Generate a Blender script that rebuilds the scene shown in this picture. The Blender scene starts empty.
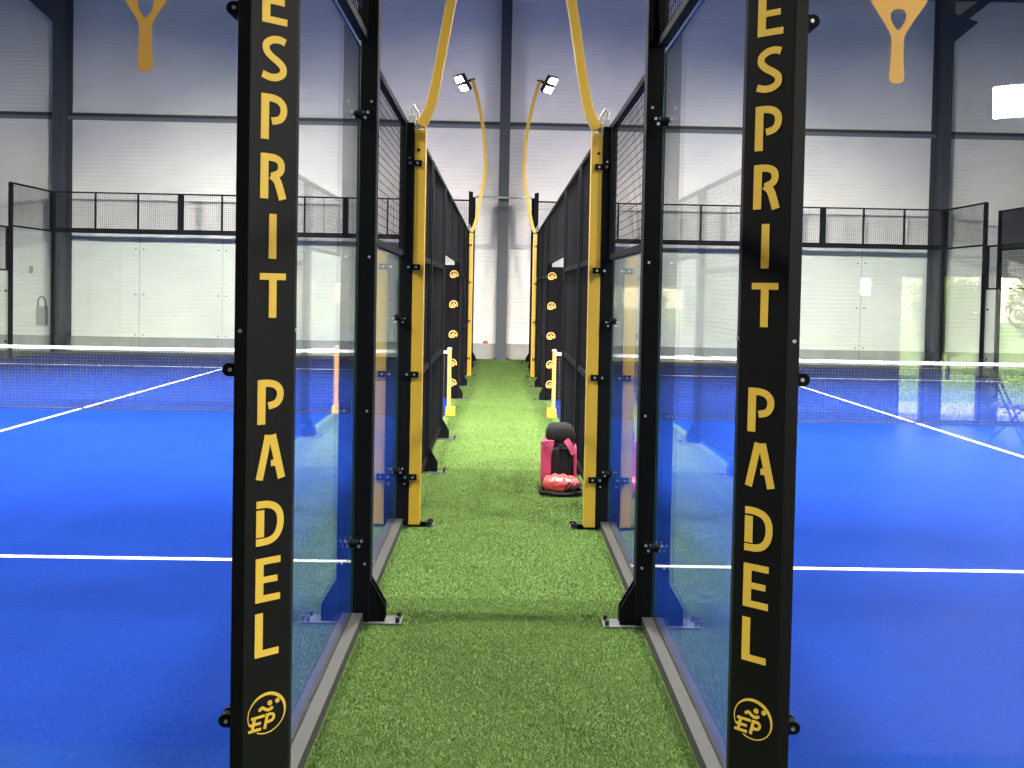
import bpy, bmesh, math, random
import numpy as np
from mathutils import Vector, Matrix

random.seed(7)
rng = np.random.default_rng(7)
scn = bpy.context.scene
COL = scn.collection
PI = math.pi

# ------------------------------------------------------------------ render feel
scn.view_settings.view_transform = 'Standard'
scn.view_settings.look = 'None'
scn.view_settings.gamma = 1.0
scn.view_settings.use_curve_mapping = False
scn.view_settings.exposure = 1.5
cy = scn.cycles
cy.max_bounces = 10
cy.diffuse_bounces = 4
cy.glossy_bounces = 5
cy.transmission_bounces = 6
cy.transparent_max_bounces = 40
cy.use_denoising = True
cy.sample_clamp_indirect = 6.0
cy.caustics_reflective = False
cy.caustics_refractive = False

# ------------------------------------------------------------------ materials
def new_mat(name):
    m = bpy.data.materials.new(name)
    m.use_nodes = True
    nt = m.node_tree
    return m, nt, nt.nodes['Principled BSDF']


def plain(name, col, rough=0.5, metal=0.0, spec=0.5, noise=0.0, nscale=20.0, bump=0.0):
    m, nt, b = new_mat(name)
    b.inputs['Base Color'].default_value = (*col, 1)
    b.inputs['Roughness'].default_value = rough
    b.inputs['Metallic'].default_value = metal
    b.inputs['Specular IOR Level'].default_value = spec
    if noise > 0 or bump > 0:
        tc = nt.nodes.new('ShaderNodeTexCoord')
        nz = nt.nodes.new('ShaderNodeTexNoise')
        nz.inputs['Scale'].default_value = nscale
        nz.inputs['Detail'].default_value = 6
        nt.links.new(tc.outputs['Object'], nz.inputs['Vector'])
        if noise > 0:
            cr = nt.nodes.new('ShaderNodeValToRGB')
            cr.color_ramp.elements[0].position = 0.3
            cr.color_ramp.elements[1].position = 0.7
            cr.color_ramp.elements[0].color = (*[max(0, c * (1 - noise)) for c in col], 1)
            cr.color_ramp.elements[1].color = (*[min(1, c * (1 + noise)) for c in col], 1)
            nt.links.new(nz.outputs['Fac'], cr.inputs['Fac'])
            nt.links.new(cr.outputs['Color'], b.inputs['Base Color'])
        if bump > 0:
            bp = nt.nodes.new('ShaderNodeBump')
            bp.inputs['Strength'].default_value = bump
            bp.inputs['Distance'].default_value = 0.01
            nt.links.new(nz.outputs['Fac'], bp.inputs['Height'])
            nt.links.new(bp.outputs['Normal'], b.inputs['Normal'])
    return m


def emit(name, col, strength):
    m, nt, b = new_mat(name)
    b.inputs['Base Color'].default_value = (*col, 1)
    b.inputs['Emission Color'].default_value = (*col, 1)
    b.inputs['Emission Strength'].default_value = strength
    return m


def glass_mat(name, tint, f0=0.045):
    m = bpy.data.materials.new(name)
    m.use_nodes = True
    nt = m.node_tree
    nt.nodes.clear()
    out = nt.nodes.new('ShaderNodeOutputMaterial')
    mix = nt.nodes.new('ShaderNodeMixShader')
    tr = nt.nodes.new('ShaderNodeBsdfTransparent')
    gl = nt.nodes.new('ShaderNodeBsdfGlossy')
    gl.inputs['Roughness'].default_value = 0.0
    gl.inputs['Color'].default_value = (0.96, 0.98, 1.0, 1)
    tr.inputs['Color'].default_value = (*tint, 1)
    lw = nt.nodes.new('ShaderNodeLayerWeight')
    lw.inputs['Blend'].default_value = 0.5
    p = nt.nodes.new('ShaderNodeMath'); p.operation = 'POWER'; p.inputs[1].default_value = 5.0
    q = nt.nodes.new('ShaderNodeMath'); q.operation = 'MULTIPLY_ADD'
    q.inputs[1].default_value = 1 - f0; q.inputs[2].default_value = f0
    nt.links.new(lw.outputs['Facing'], p.inputs[0])
    nt.links.new(p.outputs[0], q.inputs[0])
    nt.links.new(q.outputs[0], mix.inputs['Fac'])
    nt.links.new(tr.outputs[0], mix.inputs[1])
    nt.links.new(gl.outputs[0], mix.inputs[2])
    nt.links.new(mix.outputs[0], out.inputs['Surface'])
    return m


def turf_mat(name, c1, c2, c3, fine=900.0, rough=0.9, bump=0.6, spec=0.12):
    """synthetic turf: three blended tones over coarse and fine noise"""
    m, nt, b = new_mat(name)
    tc = nt.nodes.new('ShaderNodeTexCoord')
    n1 = nt.nodes.new('ShaderNodeTexNoise'); n1.inputs['Scale'].default_value = 1.3; n1.inputs['Detail'].default_value = 5
    n2 = nt.nodes.new('ShaderNodeTexNoise'); n2.inputs['Scale'].default_value = 60; n2.inputs['Detail'].default_value = 4
    n3 = nt.nodes.new('ShaderNodeTexNoise'); n3.inputs['Scale'].default_value = fine; n3.inputs['Detail'].default_value = 2
    for n in (n1, n2, n3):
        nt.links.new(tc.outputs['Object'], n.inputs['Vector'])
    r1 = nt.nodes.new('ShaderNodeValToRGB')
    r1.color_ramp.elements[0].position = 0.35; r1.color_ramp.elements[1].position = 0.65
    r1.color_ramp.elements[0].color = (*c1, 1); r1.color_ramp.elements[1].color = (*c2, 1)
    nt.links.new(n1.outputs['Fac'], r1.inputs['Fac'])
    r2 = nt.nodes.new('ShaderNodeValToRGB')
    r2.color_ramp.elements[0].position = 0.4; r2.color_ramp.elements[1].position = 0.72
    r2.color_ramp.elements[0].color = (0, 0, 0, 1); r2.color_ramp.elements[1].color = (0.55, 0.55, 0.55, 1)
    nt.links.new(n2.outputs['Fac'], r2.inputs['Fac'])
    mx = nt.nodes.new('ShaderNodeMix'); mx.data_type = 'RGBA'
    nt.links.new(r2.outputs['Color'], mx.inputs['Factor'])
    nt.links.new(r1.outputs['Color'], mx.inputs[6])
    mx.inputs[7].default_value = (*c3, 1)
    nt.links.new(mx.outputs[2], b.inputs['Base Color'])
    bp = nt.nodes.new('ShaderNodeBump'); bp.inputs['Strength'].default_value = bump; bp.inputs['Distance'].default_value = 0.004
    nt.links.new(n3.outputs['Fac'], bp.inputs['Height'])
    nt.links.new(bp.outputs['Normal'], b.inputs['Normal'])
    b.inputs['Roughness'].default_value = rough
    b.inputs['Specular IOR Level'].default_value = spec
    return m


M = {}
M['black'] = plain('black_powder_coat', (0.0035, 0.0038, 0.005), 0.6, spec=0.08)
M['post_black'] = plain('satin_black_sheet', (0.0042, 0.0042, 0.0046), 0.5, spec=0.2)
M['wire'] = plain('black_wire', (0.004, 0.004, 0.005), 0.6, spec=0.15)
M['yellow'] = plain('yellow_paint', (0.46, 0.285, 0.024), 0.45, noise=0.05, nscale=3)
M['letter'] = plain('yellow_lettering', (0.80, 0.52, 0.055), 0.6)
M['sticker'] = plain('orange_sticker', (0.85, 0.46, 0.085), 0.6)
M['steel'] = plain('zinc_steel', (0.55, 0.56, 0.58), 0.3, metal=0.9)
M['galv'] = plain('galvanised_plate', (0.085, 0.088, 0.092), 0.55, metal=0.3, noise=0.15, nscale=30)
M['channel'] = plain('grey_channel', (0.014, 0.013, 0.012), 0.7, metal=0.0, noise=0.25, nscale=18)
M['glass'] = glass_mat('clear_tempered_glass', (0.955, 0.98, 0.968))
M['glass_edge'] = plain('green_glass_edge', (0.02, 0.07, 0.055), 0.2)
M['win_glass'] = glass_mat('window_glass', (0.97, 0.985, 0.98))
M['turf_green'] = turf_mat('green_turf', (0.064, 0.113, 0.026), (0.076, 0.133, 0.032), (0.112, 0.172, 0.053))
M['turf_blue'] = turf_mat('blue_turf', (0.0045, 0.0195, 0.145), (0.0055, 0.023, 0.165), (0.012, 0.038, 0.22), bump=0.35, rough=1.0, spec=0.0)
M['lounge'] = plain('dark_unseen_floor', (0.03, 0.03, 0.032), 0.5, noise=0.2, nscale=4)
M['line'] = plain('white_line', (0.80, 0.82, 0.85), 0.8)
M['wall'] = plain('white_sheet_cladding', (0.84, 0.81, 0.775), 0.34, spec=0.5, noise=0.05, nscale=0.9)
M['wall_side'] = plain('grey_sheet_cladding', (0.35, 0.36, 0.39), 0.6)
M['ceiling'] = plain('dark_roof_sheet', (0.10, 0.11, 0.15), 0.7)
M['concrete'] = plain('plinth_concrete', (0.36, 0.35, 0.33), 0.85, noise=0.15, nscale=2.5, bump=0.1)
M['column'] = plain('anthracite_steel', (0.040, 0.045, 0.055), 0.5)
M['girt'] = plain('dark_girt', (0.03, 0.034, 0.042), 0.5)
M['girt_light'] = plain('grey_girt', (0.16, 0.175, 0.20), 0.5)
M['tape'] = plain('white_tape', (0.45, 0.45, 0.46), 0.7)
M['net'] = plain('black_cord', (0.006, 0.007, 0.012), 0.7)
M['lamp_white'] = emit('led_face', (1.0, 0.97, 0.93), 40.0)
M['lamp_fill'] = emit('wall_led_face', (1.0, 0.97, 0.92), 330.0)
M['lamp_body'] = plain('lamp_housing', (0.02, 0.02, 0.022), 0.4, metal=0.4)
M['pad'] = plain('black_foam_pad', (0.002, 0.002, 0.0025), 0.8, spec=0.05)
M['logo'] = plain('orange_logo_print', (0.50, 0.25, 0.055), 0.6)
M['white_plastic'] = plain('grey_plastic', (0.3, 0.3, 0.3), 0.5)
M['bag_black'] = plain('black_nylon', (0.004, 0.004, 0.005), 0.75, spec=0.2, noise=0.3, nscale=60, bump=0.3)
M['bag_lid'] = plain('charcoal_nylon', (0.012, 0.0115, 0.0115), 0.8, spec=0.2, noise=0.2, nscale=60, bump=0.3)
M['bag_pink'] = plain('pink_fabric', (0.38, 0.028, 0.085), 0.65, noise=0.12, nscale=40, bump=0.3)
M['bag_pink_light'] = plain('light_pink_webbing', (0.60, 0.10, 0.21), 0.6)
M['pouch_red'] = plain('coral_red_fabric', (0.42, 0.05, 0.045), 0.6, noise=0.2, nscale=25, bump=0.6)
M['pouch_white'] = plain('white_print', (0.8, 0.72, 0.66), 0.6)
M['red'] = plain('red_plastic', (0.6, 0.07, 0.03), 0.5)
M['box_grey'] = plain('grey_box', (0.28, 0.29, 0.30), 0.5)
M['grass_out'] = turf_mat('meadow', (0.20, 0.30, 0.05), (0.26, 0.36, 0.07), (0.34, 0.42, 0.12), fine=200)
M['leaf'] = plain('spring_leaves', (0.26, 0.32, 0.07), 0.6, noise=0.35, nscale=3)
_nt = M['leaf'].node_tree
_pb = _nt.nodes['Principled BSDF']; _tr = _nt.nodes.new('ShaderNodeBsdfTranslucent'); _tr.inputs['Color'].default_value = (0.34, 0.42, 0.09, 1)
_mx = _nt.nodes.new('ShaderNodeMixShader'); _mx.inputs['Fac'].default_value = 0.5
_nt.links.new(_pb.outputs[0], _mx.inputs[1]); _nt.links.new(_tr.outputs[0], _mx.inputs[2]); _nt.links.new(_mx.outputs[0], _nt.nodes['Material Output'].inputs['Surface'])
M['bark'] = plain('bark', (0.10, 0.08, 0.06), 0.9)
M['paving'] = plain('terrace_paving', (0.45, 0.43, 0.40), 0.8, noise=0.1, nscale=3)
M['win_frame'] = plain('anthracite_window_frame', (0.03, 0.033, 0.038), 0.45)
M['chair'] = plain('white_chair', (0.6, 0.6, 0.6), 0.5)
M['screen'] = plain('dark_screen', (0.03, 0.033, 0.04), 0.4)


# ------------------------------------------------------------------ mesh builder
class MB:
    def __init__(self):
        self.v = []; self.f = []; self.mi = []; self.sm = []

    def add(self, vs, fs, mi=0, smooth=False):
        o = len(self.v)
        self.v += [tuple(p) for p in vs]
        self.f += [tuple(i + o for i in f) for f in fs]
        self.mi += [mi] * len(fs)
        self.sm += [smooth] * len(fs)

    def box(self, a, b, mi=0):
        x0, x1 = sorted((a[0], b[0])); y0, y1 = sorted((a[1], b[1])); z0, z1 = sorted((a[2], b[2]))
        vs = [(x0, y0, z0), (x1, y0, z0), (x1, y1, z0), (x0, y1, z0), (x0, y0, z1), (x1, y0, z1), (x1, y1, z1), (x0, y1, z1)]
        self.add(vs, [(0, 3, 2, 1), (4, 5, 6, 7), (0, 1, 5, 4), (1, 2, 6, 5), (2, 3, 7, 6), (3, 0, 4, 7)], mi)

    def prism(self, pts, z0, z1, mi=0):
        """pts: (x, y) outline"""
        area = sum(pts[i][0] * pts[(i + 1) % len(pts)][1] - pts[(i + 1) % len(pts)][0] * pts[i][1] for i in range(len(pts)))
        if area < 0: pts = pts[::-1]
        n = len(pts)
        vs = [(p[0], p[1], z0) for p in pts] + [(p[0], p[1], z1) for p in pts]
        fs = [tuple(range(n - 1, -1, -1)), tuple(range(n, 2 * n))] + [(i, (i + 1) % n, n + (i + 1) % n, n + i) for i in range(n)]
        self.add(vs, fs, mi)

    def slab(self, pts, axis, w0, w1, mi=0):
        """extrude a 2D outline along one axis ('x','y','z'); the outline gives the other two in order"""
        def mk(p, w):
            return {'x': (w, p[0], p[1]), 'y': (p[0], w, p[1]), 'z': (p[0], p[1], w)}[axis]
        n = len(pts)
        vs = [mk(p, w0) for p in pts] + [mk(p, w1) for p in pts]
        fs = [tuple(range(n - 1, -1, -1)), tuple(range(n, 2 * n))] + [(i, (i + 1) % n, n + (i + 1) % n, n + i) for i in range(n)]
        self.add(vs, fs, mi)

    def tube(self, path, r, n=8, mi=0, smooth=True, caps=True, sq=None):
        """round tube (radius r) or rectangular one (sq = (half_a, half_b)) along a path"""
        P = [Vector(p) for p in path]
        rings = []
        ref = None
        for i, p in enumerate(P):
            d = (P[min(i + 1, len(P) - 1)] - P[max(i - 1, 0)]).normalized()
            if ref is None:
                ref = Vector((0, 1, 0)) if abs(d.y) < 0.9 else Vector((1, 0, 0))
            a = (ref - d * ref.dot(d)).normalized()
            b = d.cross(a)
            ref = a
            if sq:
                ring = [p + a * sq[0] * s + b * sq[1] * t for s, t in ((-1, -1), (1, -1), (1, 1), (-1, 1))]
            else:
                ring = [p + (a * math.cos(2 * PI * k / n) + b * math.sin(2 * PI * k / n)) * r for k in range(n)]
            rings.append(ring)
        m = len(rings[0])
        vs = [q for ring in rings for q in ring]
        fs = []
        for i in range(len(rings) - 1):
            for k in range(m):
                fs.append((i * m + k, i * m + (k + 1) % m, (i + 1) * m + (k + 1) % m, (i + 1) * m + k))
        self.add(vs, fs, mi, smooth and not sq)
        if caps:
            self.add(rings[0], [tuple(range(m - 1, -1, -1))], mi)
            self.add(rings[-1], [tuple(range(m))], mi)

    def disc(self, c, axis, r, h, n=16, mi=0):
        c = Vector(c); ax = Vector(axis).normalized()
        self.tube([c, c + ax * h], r, n, mi)

    def ball(self, c, r, mi=0, seg=10, rings=6, sc=(1, 1, 1)):
        vs = [(c[0], c[1], c[2] - r * sc[2])]
        for i in range(1, rings):
            t = PI * i / rings
            for k in range(seg):
                a = 2 * PI * k / seg
                vs.append((c[0] + r * sc[0] * math.sin(t) * math.cos(a), c[1] + r * sc[1] * math.sin(t) * math.sin(a), c[2] - r * sc[2] * math.cos(t)))
        vs.append((c[0], c[1], c[2] + r * sc[2]))
        fs = []
        for k in range(seg):
            fs.append((0, 1 + (k + 1) % seg, 1 + k))
        for i in range(rings - 2):
            for k in range(seg):
                a = 1 + i * seg
                fs.append((a + k, a + (k + 1) % seg, a + seg + (k + 1) % seg, a + seg + k))
        a = 1 + (rings - 2) * seg
        for k in range(seg):
            fs.append((a + k, a + (k + 1) % seg, len(vs) - 1))
        self.add(vs, fs, mi, True)

    def oriented(self, c, ax, ay, az, hx, hy, hz, mi=0):
        c = Vector(c)
        vs = []
        for sz in (-1, 1):
            for sx, sy in ((-1, -1), (1, -1), (1, 1), (-1, 1)):
                vs.append(c + ax * hx * sx + ay * hy * sy + az * hz * sz)
        self.add(vs, [(0, 3, 2, 1), (4, 5, 6, 7), (0, 1, 5, 4), (1, 2, 6, 5), (2, 3, 7, 6), (3, 0, 4, 7)], mi)

    def build(self, name, mats, parent=None, origin=None, bevel=0.0):
        """link as one mesh object; vertices are given in world space, parts are stored relative to their thing"""
        if not isinstance(mats, (list, tuple)): mats = [mats]
        if parent is not None:
            off = world_loc(parent)
        else:
            off = Vector(origin) if origin is not None else Vector((0, 0, 0))
        me = bpy.data.meshes.new(name)
        ov = (off.x, off.y, off.z)
        me.from_pydata([(p[0] - ov[0], p[1] - ov[1], p[2] - ov[2]) for p in self.v], [], self.f)
        for m in mats: me.materials.append(m)
        me.polygons.foreach_set('material_index', self.mi)
        me.polygons.foreach_set('use_smooth', self.sm)
        me.update()
        o = bpy.data.objects.new(name, me)
        COL.objects.link(o)
        if parent is not None:
            o.parent = parent
        else:
            o.location = off
        if bevel > 0:
            md = o.modifiers.new('soft_edge', 'BEVEL'); md.width = bevel; md.segments = 2; md.limit_method = 'ANGLE'
        return o


def world_loc(o):
    v = Vector((0, 0, 0))
    while o is not None:
        v += o.location; o = o.parent
    return v


def thing(name, label, cat, loc, group=None):
    o = bpy.data.objects.new(name, None)
    o.empty_display_size = 0.1
    COL.objects.link(o)
    o.location = loc
    o['label'] = label; o['category'] = cat
    if group: o['group'] = group
    return o


def tag(o, label, cat, group=None):
    o['label'] = label; o['category'] = cat
    if group: o['group'] = group
    return o


def struct(o, label=None, cat=None):
    o['kind'] = 'structure'
    if label: o['label'] = label
    if cat: o['category'] = cat
    return o


# ------------------------------------------------------------------ layout numbers
YC = 2.822                     # near back-wall line of both courts
NETY = YC + 10
YE = YC + 20
WALLY = 23.70
EYE = 1.7536


class Side:
    pass


LEFT = Side(); LEFT.g = -0.745; LEFT.k = 1; LEFT.out = -11.04; LEFT.mid = -5.82; LEFT.word = 'left'
RIGHT = Side(); RIGHT.g = 0.835; RIGHT.k = -1; RIGHT.out = 11.05; RIGHT.mid = 5.92; RIGHT.word = 'right'


def ux(S, u):                  # u > 0 towards the corridor, u < 0 into the court
    return S.g + S.k * u


# ------------------------------------------------------------------ letters
def ribbon(mb, pts, w, fmap, h=0.0015, mi=0):
    h += 0.00012 * (len(mb.f) % 7 + len(mb.f) // 40 % 5)
    """flat stroke of width w along pts (2D), mapped by fmap(x, y, lift)"""
    P = [Vector((p[0], p[1])) for p in pts]
    n = len(P)
    ws = w if isinstance(w, (list, tuple)) else [w] * n
    Lp, Rp = [], []
    for i in range(n):
        if i == 0: d = (P[1] - P[0]).normalized(); m = 1
        elif i == n - 1: d = (P[-1] - P[-2]).normalized(); m = 1
        else:
            d1 = (P[i] - P[i - 1]).normalized(); d2 = (P[i + 1] - P[i]).normalized()
            d = (d1 + d2).normalized(); m = 1 / max(0.5, d.dot(d1))
        nn = Vector((-d.y, d.x)) * ws[i] * 0.5 * m
        Lp.append(P[i] + nn); Rp.append(P[i] - nn)
    vs = []
    for lift in (0.0, h):
        vs += [fmap(p.x, p.y, lift) for p in Lp] + [fmap(p.x, p.y, lift) for p in Rp]
    fs = []
    for i in range(n - 1):
        a, b, c, d = i, i + 1, n + i + 1, n + i
        t = 2 * n
        fs += [(a, b, c, d), (t + d, t + c, t + b, t + a), (a, t + a, t + b, b), (d, c, t + c, t + d)]
    fs += [(0, n, 3 * n, 2 * n), (n - 1, 3 * n - 1, 4 * n - 1, 2 * n - 1)]
    mb.add(vs, fs, mi)


def smooth_pts(pts, k=5):
    out = []
    n = len(pts)
    for i in range(n - 1):
        p0 = pts[max(i - 1, 0)]; p1 = pts[i]; p2 = pts[i + 1]; p3 = pts[min(i + 2, n - 1)]
        for j in range(k):
            t = j / k
            q = []
            for a in range(2):
                q.append(0.5 * ((2 * p1[a]) + (-p0[a] + p2[a]) * t + (2 * p0[a] - 5 * p1[a] + 4 * p2[a] - p3[a]) * t * t + (-p0[a] + 3 * p1[a] - 3 * p2[a] + p3[a]) * t ** 3))
            out.append(tuple(q))
    out.append(pts[-1])
    return out


W = 0.19
LET = {
    'E': [([(.095, 0), (.095, 1)], W), ([(.0, .925), (.60, .925)], .15), ([(.05, .50), (.53, .50)], .14), ([(.0, .075), (.60, .075)], .15)],
    'S': [(smooth_pts([(.56, .885), (.42, .925), (.25, .90), (.115, .80), (.11, .66), (.22, .54), (.40, .43), (.51, .32), (.50, .18), (.37, .09), (.20, .075), (.02, .125)]), .16)],
    'P': [([(.095, 0), (.095, 1)], W), (smooth_pts([(.05, .925), (.28, .92), (.44, .87), (.535, .75), (.53, .58), (.44, .46), (.26, .41)]), .16)],
    'R': [([(.095, 0), (.095, 1)], W), (smooth_pts([(.05, .925), (.30, .92), (.45, .86), (.50, .74), (.46, .60), (.27, .50)]), .16), (smooth_pts([(.26, .53), (.37, .45), (.44, .32), (.54, 0)]), .18)],
    'I': [([(.31, 0), (.31, 1)], .18)],
    'T': [([(.02, .925), (.64, .925)], .15), ([(.33, 0), (.33, 1)], .18)],
    'A': [([(.06, 0), (.27, 1)], .17), ([(.60, 0), (.36, 1)], .18), ([(.34, .36), (.50, .36)], .14), ([(.24, .93), (.40, .93)], .14)],
    'D': [([(.095, .19), (.095, .80)], W), (smooth_pts([(.0, .925), (.26, .92), (.46, .84), (.57, .66), (.575, .40), (.48, .19), (.30, .09), (.0, .075)]), .16)],
    'L': [([(.095, 0), (.095, 1)], W), ([(.0, .075), (.58, .075)], .15)],
}


# ------------------------------------------------------------------ wire fence pieces
def wire_yz(mb, x, y0, y1, z0, z1, p=0.05, t=0.0045, sg=1):
    h = t / 2
    n = max(1, round((y1 - y0) / p))
    for i in range(1, n):
        y = y0 + (y1 - y0) * i / n
        vs = [(x - h, y - h, z0), (x + h, y - h, z0), (x + h, y + h, z0), (x - h, y + h, z0), (x - h, y - h, z1), (x + h, y - h, z1), (x + h, y + h, z1), (x - h, y + h, z1)]
        mb.add(vs, [(0, 1, 5, 4), (1, 2, 6, 5), (2, 3, 7, 6), (3, 0, 4, 7)])
    n = max(1, round((z1 - z0) / p))
    x2 = x + t * sg
    for i in range(1, n):
        z = z0 + (z1 - z0) * i / n
        vs = [(x2 - h, y0, z - h), (x2 + h, y0, z - h), (x2 + h, y0, z + h), (x2 - h, y0, z + h), (x2 - h, y1, z - h), (x2 + h, y1, z - h), (x2 + h, y1, z + h), (x2 - h, y1, z + h)]
        mb.add(vs, [(0, 4, 5, 1), (1, 5, 6, 2), (2, 6, 7, 3), (3, 7, 4, 0)])


def wire_xz(mb, y, x0, x1, z0, z1, p=0.05, t=0.0036):
    h = t / 2
    n = max(1, round((x1 - x0) / p))
    for i in range(1, n):
        x = x0 + (x1 - x0) * i / n
        vs = [(x - h, y - h, z0), (x + h, y - h, z0), (x + h, y + h, z0), (x - h, y + h, z0), (x - h, y - h, z1), (x + h, y - h, z1), (x + h, y + h, z1), (x - h, y + h, z1)]
        mb.add(vs, [(0, 1, 5, 4), (1, 2, 6, 5), (2, 3, 7, 6), (3, 0, 4, 7)])
    n = max(1, round((z1 - z0) / p))
    y2 = y + t
    for i in range(1, n):
        z = z0 + (z1 - z0) * i / n
        vs = [(x0, y2 - h, z - h), (x0, y2 + h, z - h), (x0, y2 + h, z + h), (x0, y2 - h, z + h), (x1, y2 - h, z - h), (x1, y2 + h, z - h), (x1, y2 + h, z + h), (x1, y2 - h, z + h)]
        mb.add(vs, [(0, 4, 5, 1), (1, 5, 6, 2), (2, 6, 7, 3), (3, 7, 4, 0)])


def side_mesh(S, x, y0, y1, z0, z1, label, group, rails=(), uprights=(), wt=0.0045):
    """welded wire panel standing along the court side"""
    t = thing('mesh_panel', label, 'fence panel', (x, (y0 + y1) / 2, z0), group)
    f = MB(); b = 0.022
    f.box((x - b, y0, z0), (x + b, y1, z0 + 0.04)); f.box((x - b, y0, z1 - 0.04), (x + b, y1, z1))
    f.box((x - b, y0, z0 + 0.04), (x + b, y0 + 0.04, z1 - 0.04)); f.box((x - b, y1 - 0.04, z0 + 0.04), (x + b, y1, z1 - 0.04))
    for y in uprights: f.box((x - b * .8, y - 0.02, z0 + 0.04), (x + b * .8, y + 0.02, z1 - 0.04))
    f.build('frame', M['black'], t)
    for z in rails:
        r = MB(); r.box((x - b, y0 + 0.04, z - 0.025), (x + b, y1 - 0.04, z + 0.025)); r.build('rail', M['black'], t)
    w = MB(); wire_yz(w, x, y0 + 0.04, y1 - 0.04, z0 + 0.04, z1 - 0.04, t=wt, sg=-S.k); w.build('wire_mesh', M['wire'], t)
    return t


def glass_box(x0, x1, y0, y1, z0, z1):
    """pane with clear faces and green cut edges"""
    mb = MB(); mb.box((x0, y0, z0), (x1, y1, z1))
    thin = 0 if abs(x1 - x0) < abs(y1 - y0) else 1
    for i in range(6):
        clear = (i in (3, 5)) if thin == 0 else (i in (2, 4))
        mb.mi[i] = 0 if clear else 1
    return mb


def side_glass(S, x, y0, y1, h, label, group, clamp_ys, clamp_zs, face=1):
    t = thing('glass_pane', label, 'glass pane', (x, (y0 + y1) / 2, 0), group)
    glass_box(x - 0.006, x + 0.006, y0, y1, 0.06, h).build('glass', [M['glass'], M['glass_edge']], t)
    c = MB()
    k = S.k * face
    c.box((x - 0.012 * k, y0, 0.0), (x + 0.060 * k, y1, 0.06))
    c.build('base_channel', M['channel'], t)
    for y in clamp_ys:
        for z in clamp_zs:
            b = MB()
            b.disc((x - 0.02 * k, y, z), (k, 0, 0), 0.022, 0.045, 14)
            b.disc((x - 0.032 * k, y, z), (k, 0, 0), 0.011, 0.012, 8, mi=1)
            b.build('glass_clamp', [M['black'], M['steel']], t)
    return t


def fence_post(S, y, h, label, group, u0=0.005, u1=0.095, gusset=True, dirn=1, cl=()):
    x0, x1 = ux(S, u0 * dirn), ux(S, u1 * dirn)
    t = thing('fence_post', label, 'post', ((x0 + x1) / 2, y, 0), group)
    b = MB(); b.box((x0, y - 0.045, 0.012), (x1, y + 0.045, h - 0.03)); b.build('shaft', M['black'], t, bevel=0.006)
    b = MB(); b.box((x0, y - 0.045, h - 0.03), (x1, y + 0.045, h - 0.022)); b.build('cap', M['black'], t)
    if gusset:
        b = MB()
        e = u1 + 0.078
        for s in (-1, 1):
            yy = y + s * 0.028
            pts = [(ux(S, u1 * dirn), 0.013), (ux(S, e * dirn), 0.013), (ux(S, e * dirn), 0.10), (ux(S, u1 * dirn), 0.235)]
            b.slab(pts, 'y', yy - 0.005, yy + 0.005)
        b.build('gusset', M['black'], t)
    b = MB(); b.box((ux(S, -0.01 * dirn), y - 0.06, 0.001), (ux(S, (u1 + 0.165) * dirn), y + 0.06, 0.012))
    b.build('base_plate', M['galv'], t)
    for yy in (y - 0.04, y + 0.04):
        b = MB(); b.disc((ux(S, (u1 + 0.145) * dirn), yy, 0.012), (0, 0, 1), 0.012, 0.028, 8); b.build('anchor_bolt', M['lamp_body'], t)
    for z in cl:
        b = MB(); b.box((ux(S, 0.012 * dirn), y - 0.056, z - 0.03), (ux(S, 0.06 * dirn), y - 0.045, z + 0.03), 0)
        for uu, zz in ((0.022, 0.012), (0.048, 0.012), (0.035, -0.015)):
            b.disc((ux(S, uu * dirn), y - 0.056, z + zz), (0, -1, 0), 0.008, 0.008, 8, mi=1)
        b.build('clamp_plate', [M['black'], M['steel']], t)
    for z in (0.32, 1.12, 1.92, 2.72):
        if z < h:
            b = MB(); b.disc((ux(S, (u1 - 0.03) * dirn), y - 0.045, z), (0, -1, 0), 0.007, 0.006, 8)
            b.build('bolt', M['steel'], t)
    return t


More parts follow.
